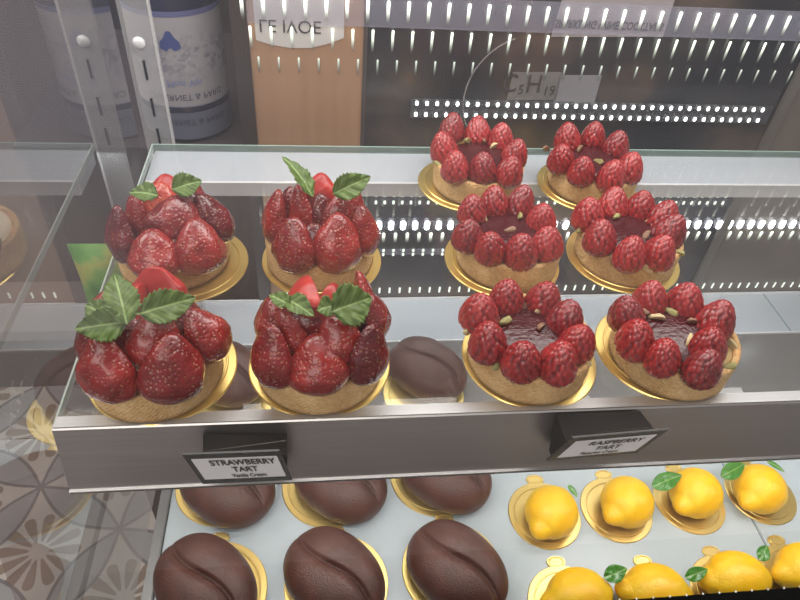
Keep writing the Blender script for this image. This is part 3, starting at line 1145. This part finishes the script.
# ------------------------------------------------------------------ LED rows, mostly reflections in the glass built as glowing beads
def streak(name, color, s):
    """lens streak: bright at the top, fading downwards"""
    t = NT(name)
    sep = t.n('SeparateXYZ'); t.l(t.coord('Generated'), sep.inputs[0])
    e = t.n('Emission'); e.inputs[0].default_value = (*color, 1)
    t.l(t.math('MULTIPLY_ADD', t.math('POWER', sep.outputs[2], 1.6), s, s * .05), e.inputs[1])
    tr = t.n('BsdfTransparent')
    mx = t.n('MixShader'); t.l(t.math('MULTIPLY_ADD', sep.outputs[2], .9, .1, clamp=True), mx.inputs[0])
    t.l(tr.outputs[0], mx.inputs[1]); t.l(e.outputs[0], mx.inputs[2])
    m = t.done(mx.outputs[0]); m.cycles.emission_sampling = 'NONE'
    return m


MT['streak'] = streak('light_streak', (.97, 1., .88), 4.5)
MT['streak2'] = streak('light_streak_soft', (.93, 1., .84), 3.2)
MT['streak3'] = streak('light_streak_faint', (.85, .92, .80), 1.2)


def led_glint_mesh(r, hl):
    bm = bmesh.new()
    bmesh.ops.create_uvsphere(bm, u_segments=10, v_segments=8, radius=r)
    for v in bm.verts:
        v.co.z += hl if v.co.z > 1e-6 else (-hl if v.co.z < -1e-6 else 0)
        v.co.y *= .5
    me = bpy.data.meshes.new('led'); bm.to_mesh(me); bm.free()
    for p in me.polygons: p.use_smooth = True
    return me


def led_reflection_row(rows, x0, x1, step, r, hl, mat, label, bar, bar_mat, Y=.3715):
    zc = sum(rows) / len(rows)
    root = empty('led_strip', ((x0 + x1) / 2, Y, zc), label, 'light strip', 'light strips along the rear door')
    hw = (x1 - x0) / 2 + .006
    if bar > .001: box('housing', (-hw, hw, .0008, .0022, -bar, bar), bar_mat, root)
    me = led_glint_mesh(r, hl); me.materials.append(mat)
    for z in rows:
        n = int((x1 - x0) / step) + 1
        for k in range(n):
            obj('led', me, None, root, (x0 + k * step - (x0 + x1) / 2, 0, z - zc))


led_reflection_row([.108], -.098, .60, .0186, .0016, .0085, MT['streak'], 'topmost light strip behind the case, long white streaks in a bluish bar', .014, MT['led_bar'])
led_reflection_row([.0815], -.0925, .60, .0186, .0013, .0092, MT['streak2'], 'second light strip from the top, shorter white streaks', .0005, MT['led_bar'])
led_reflection_row([.0560], -.087, .60, .0186, .0010, .0070, MT['streak3'], 'third light strip from the top, faint thin streaks', .0005, MT['led_bar'])
led_reflection_row([.0205, .0083], .066, .446, .0104, .0016, .0007, MT['led'], 'double row of round white lights just above the shelf back edge', .010, MT['led_bar2'])
led_reflection_row([-.089, -.099], .030, .455, .0099, .0016, .0010, MT['led2'], 'double row of small soft lights seen through the glass shelf', .010, MT['led_bar2'])
led_reflection_row([-.131], .035, .62, .0140, .0032, .003, MT['led_hot'], 'brightest light strip seen through the glass shelf', .006, MT['led_bar2'])
led_reflection_row([-.149], .041, .62, .0140, .0020, .0055, MT['streak2'], 'row of soft streaks just under the brightest light strip', .0005, MT['led_bar'])
led_reflection_row([-.168, -.174], .030, .20, .0120, .0016, .0008, MT['led2'], 'short double row of tiny lights below the brightest strip', .004, MT['led_bar'])
led_reflection_row([-.2320], -.075, .62, .0128, .0013, .0035, MT['led2'], 'lowest row of small streak lights just above the white rear ledge', .0005, MT['led_bar'])

# ------------------------------------------------------------------ wine bottle, an upside-down reflection built solid on the back counter
bc = empty('back_counter', (-.35, .60, -.9), 'dark brown counter behind the case carrying the wine bottle', 'counter')
zb = -.041
mt_bc = mat_wood('dark_counter', (.05, .038, .035), (.09, .066, .058))
o = box('counter_body', (-.34, .0, .40, .70, -.9, zb - .012), mt_bc, bc); o.location = -bc.location
o = box('counter_top', (-.34, .0, .385, .70, zb - .012, zb), simple('counter_top_dark', (.05, .04, .04), .4), bc); o.location = -bc.location
BX, BY, BR = -.1725, .4400, .0455
bottle = empty('wine_bottle', (BX, BY, zb), 'dark blue wine bottle with a pale engraved label, behind the slotted upright', 'bottle')
obj('bottle_glass', lathe_bm([(0, .003), (BR * .7, .001), (BR * .93, .0), (BR, .006), (BR, .205), (BR * .93, .225), (BR * .6, .25), (BR * .36, .27), (BR * .33, .33), (BR * .38, .332), (BR * .38, .345), (0, .345)], 64),
    simple('dark_blue_glass', (.006, .010, .04), .15), bottle)


def wrap(me, r, u0, z0):
    for v in me.vertices:
        a = -PI / 2 + (v.co.x + u0) / r
        v.co = Vector((r * math.cos(a), r * math.sin(a), v.co.y + z0))
    return me


def band(name, z0, z1, r, mat, a0=-PI, a1=0):
    bm = bmesh.new()
    n = 48
    lo = [bm.verts.new((r * math.cos(a0 + (a1 - a0) * k / n), r * math.sin(a0 + (a1 - a0) * k / n), z0)) for k in range(n + 1)]
    hi = [bm.verts.new((v.co.x, v.co.y, z1)) for v in lo]
    for k in range(n): bm.faces.new((lo[k], lo[k + 1], hi[k + 1], hi[k]))
    return obj(name, bm, mat, bottle)


def mat_label():
    """pale engraving: grey vignette of a house on cream paper"""
    t = NT('engraved_label')
    co = t.coord()
    sep = t.n('SeparateXYZ'); t.l(co, sep.inputs[0])
    n1 = t.noise(120, 6, co, .75)
    zone = t.math('SUBTRACT', 1, t.math('ABSOLUTE', t.math('MULTIPLY_ADD', sep.outputs[2], 32, -2.9)), clamp=True)
    ink = t.ramp(n1, (.46, (0, 0, 0)), (.60, (1, 1, 1)))
    c = t.mix(t.math('MULTIPLY', t.math('MULTIPLY', ink, zone), .75), (.34, .32, .33), (.06, .06, .12))
    return t.done(t.bsdf(c, .6))


lb = band('label', .0410, .1335, BR + .0004, mat_label(), -PI, 0)
lb['label'] = 'pale paper label with a grey engraving'
band('label_border', .1295, .1345, BR + .0007, simple('blue_border', (.10, .11, .25), .5))
band('label_border', .0410, .0425, BR + .0007, simple('grey_border', (.25, .25, .32), .5))
lb2 = band('neck_label', .005, .0345, BR + .0004, simple('dark_label', (.10, .11, .15), .5))
lb2['label'] = 'dark grey-blue lower label band'
for body, size, z, mt in (('CABERNET & PARIS', .0092, .0515, simple('label_ink', (.07, .07, .12), .6)), ('Mon Vin', .0100, .0660, simple('label_ink_blue', (.15, .2, .42), .6)),
                          ('CABERNET & PARIS', .0090, .0245, simple('label_ink_dark', (.02, .02, .035), .6))):
    me = text_mesh(body, size)
    for v in me.vertices: v.co.y *= -1
    wrap(me, BR + .0009, .010, z)
    me.materials.clear(); me.materials.append(mt)
    obj('lettering', me, None, bottle)
# blue emblem on the label
bm = bmesh.new()
pts = [(-.009, .0), (-.010, .006), (-.006, .0045), (-.004, .009), (0, .0055), (.004, .009), (.006, .0045), (.010, .006), (.009, .0), (.005, -.004), (.002, -.010), (-.002, -.010), (-.005, -.004)]
bm.faces.new([bm.verts.new((x, -y, 0)) for x, y in pts])
bmesh.ops.triangulate(bm, faces=bm.faces[:])
me = bpy.data.meshes.new('emblem'); bm.to_mesh(me); bm.free()
wrap(me, BR + .0009, .002, .107)
me.materials.append(simple('emblem_blue', (.03, .05, .20), .5))
obj('emblem', me, None, bottle)

# ------------------------------------------------------------------ surroundings
fl = box('floor', (-4, 3, -.45, 3.2, -.92, -.9), MT['tile']); tag(fl, kind='structure')
fl = box('floor', (-4, 3, -3.5, -.45, -.92, -.9), simple('plain_floor', (.33, .29, .27), .5, nscale=3)); tag(fl, kind='structure')
wb = box('wall_back', (-4, 3, 1.30, 1.36, -.9, 1.6), simple('brown_wall', (.10, .08, .075), .6, nscale=3, namt=.5)); tag(wb, kind='structure')
cb = box('back_cabinet', (-3, -.36, .80, 1.25, -.9, .35), mat_wood('brown_cabinet', (.07, .055, .05), (.13, .10, .09)))
tag(cb, 'tall grey-brown cabinet far behind the side pane at the upper left', 'cabinet')
# green pouch added beyond the side pane for a blurred green reflection
pc = at(76, 262, -.42)
sc_ = box('side_counter', (-.75, -.222, .30, .3995, -.255, -.235), simple('side_counter_brown', (.11, .085, .08), .35))
tag(sc_, 'narrow dark brown shelf outside the side pane, under the green pouch', 'shelf')
pouch = empty('snack_pouch', (-.275, .345, -.2345), 'green and yellow snack pouch on the narrow shelf beyond the side pane', 'pouch')
bm = bmesh.new()
W_, H_ = .055, .10
g = []
for i in range(13):
    row = []
    for j in range(11):
        s, t = i / 12 * 2 - 1, j / 10
        row.append(bm.verts.new((s * W_ * .5 * (1 - .08 * math.sin(t * PI)), -.016 * (1 - s * s) * math.sin(PI * min(1, t * .95 + .05)) ** .6, t * H_)))
    g.append(row)
for i in range(12):
    for j in range(10): bm.faces.new((g[i][j], g[i + 1][j], g[i + 1][j + 1], g[i][j + 1]))
t = NT('pouch_print')
cc = t.ramp(t.noise(30, 2), (.35, (.08, .33, .05)), (.5, (.22, .5, .1)), (.68, (.75, .62, .15)))
obj('pouch_front', bm, t.done(t.bsdf(cc, .35)), pouch)

# place the reflected lettering on the side pane
o = [x for x in case.children if x.name.startswith('pane_lettering')][0]
d = ray(14, 416); tt = (-.2108 - CAM.x) / d.x; P = CAM + d * tt
o.matrix_local = frame_matrix(P - case.location, (0, .020, .012), (0, -.006, .022))


# ------------------------------------------------------------------ light
def area(name, loc, target, sx, sy_, power, color=(1, 1, 1), spread=PI):
    l = bpy.data.lights.new(name, 'AREA')
    l.shape = 'RECTANGLE'; l.size = sx; l.size_y = sy_; l.energy = power; l.color = color; l.spread = spread
    o = bpy.data.objects.new(name, l); COL.objects.link(o)
    o.location = loc
    o.rotation_euler = (Vector(target) - Vector(loc)).to_track_quat('-Z', 'Y').to_euler()
    return o


area('top_light', (.18, .22, .42), (.18, .12, 0), .80, .22, 4.2, (1, .97, .92))
area('under_shelf_light', (.20, .015, -.052), (.20, .05, -.25), .80, .02, .75, (1, .97, .92))
area('under_rear_light', (.20, .345, -.025), (.20, .25, -.25), .80, .02, .6, (.95, 1, 1))
area('room_light', (-.6, -1.2, 1.5), (0, 0, -.2), 1.6, 1.0, 20, (1, .95, .88))
area('floor_light', (-.75, .35, .6), (-.6, .4, -.9), .5, .5, 6, (1, .96, .90))  # unseen fill added to brighten the tiles outside the side pane

w = bpy.data.worlds.new('cafe')
scn.world = w
w.use_nodes = True
nt = w.node_tree
nt.nodes.clear()
out = nt.nodes.new('ShaderNodeOutputWorld')
bg = nt.nodes.new('ShaderNodeBackground')
tc = nt.nodes.new('ShaderNodeTexCoord')
nz = nt.nodes.new('ShaderNodeTexNoise'); nz.inputs['Scale'].default_value = 2.2; nz.inputs['Detail'].default_value = 3
rp = nt.nodes.new('ShaderNodeValToRGB')
rp.color_ramp.elements[0].position = .35; rp.color_ramp.elements[0].color = (.16, .14, .135, 1)
rp.color_ramp.elements[1].position = .70; rp.color_ramp.elements[1].color = (.80, .74, .72, 1)
nt.links.new(tc.outputs['Generated'], nz.inputs['Vector'])
nt.links.new(nz.outputs['Fac'], rp.inputs[0])
PN = Vector((0, -1, .26)).normalized()


def glare(x, y, power, col):
    d = ray(x, y).normalized()
    r0 = d - 2 * d.dot(PN) * PN
    dt = nt.nodes.new('ShaderNodeVectorMath'); dt.operation = 'DOT_PRODUCT'
    nt.links.new(tc.outputs['Generated'], dt.inputs[0]); dt.inputs[1].default_value = r0
    mx_ = nt.nodes.new('ShaderNodeMath'); mx_.operation = 'MAXIMUM'; nt.links.new(dt.outputs['Value'], mx_.inputs[0]); mx_.inputs[1].default_value = 0
    pw = nt.nodes.new('ShaderNodeMath'); pw.operation = 'POWER'; nt.links.new(mx_.outputs[0], pw.inputs[0]); pw.inputs[1].default_value = power
    sc = nt.nodes.new('ShaderNodeVectorMath'); sc.operation = 'SCALE'; sc.inputs[0].default_value = col
    nt.links.new(pw.outputs[0], sc.inputs['Scale'])
    return sc.outputs[0]


def vadd(a, b):
    n = nt.nodes.new('ShaderNodeVectorMath'); n.operation = 'ADD'
    nt.links.new(a, n.inputs[0]); nt.links.new(b, n.inputs[1])
    return n.outputs[0]


# bright spots added to the world, mirrored as veil in the front glass
sky = vadd(rp.outputs[0], glare(30, 60, 40, (.75, .85, 1.15)))
sky = vadd(sky, glare(120, 300, 8, (.48, .38, .34)))
nt.links.new(sky, bg.inputs[0])
bg.inputs[1].default_value = .8
nt.links.new(bg.outputs[0], out.inputs[0])

scn.view_settings.view_transform = 'Standard'
scn.view_settings.look = 'None'
scn.view_settings.exposure = 0
scn.cycles.max_bounces = 10
scn.cycles.transparent_max_bounces = 24
scn.cycles.transmission_bounces = 8
scn.cycles.caustics_reflective = False
scn.cycles.caustics_refractive = False
scn.cycles.sample_clamp_indirect = 4
scn.cycles.use_denoising = True
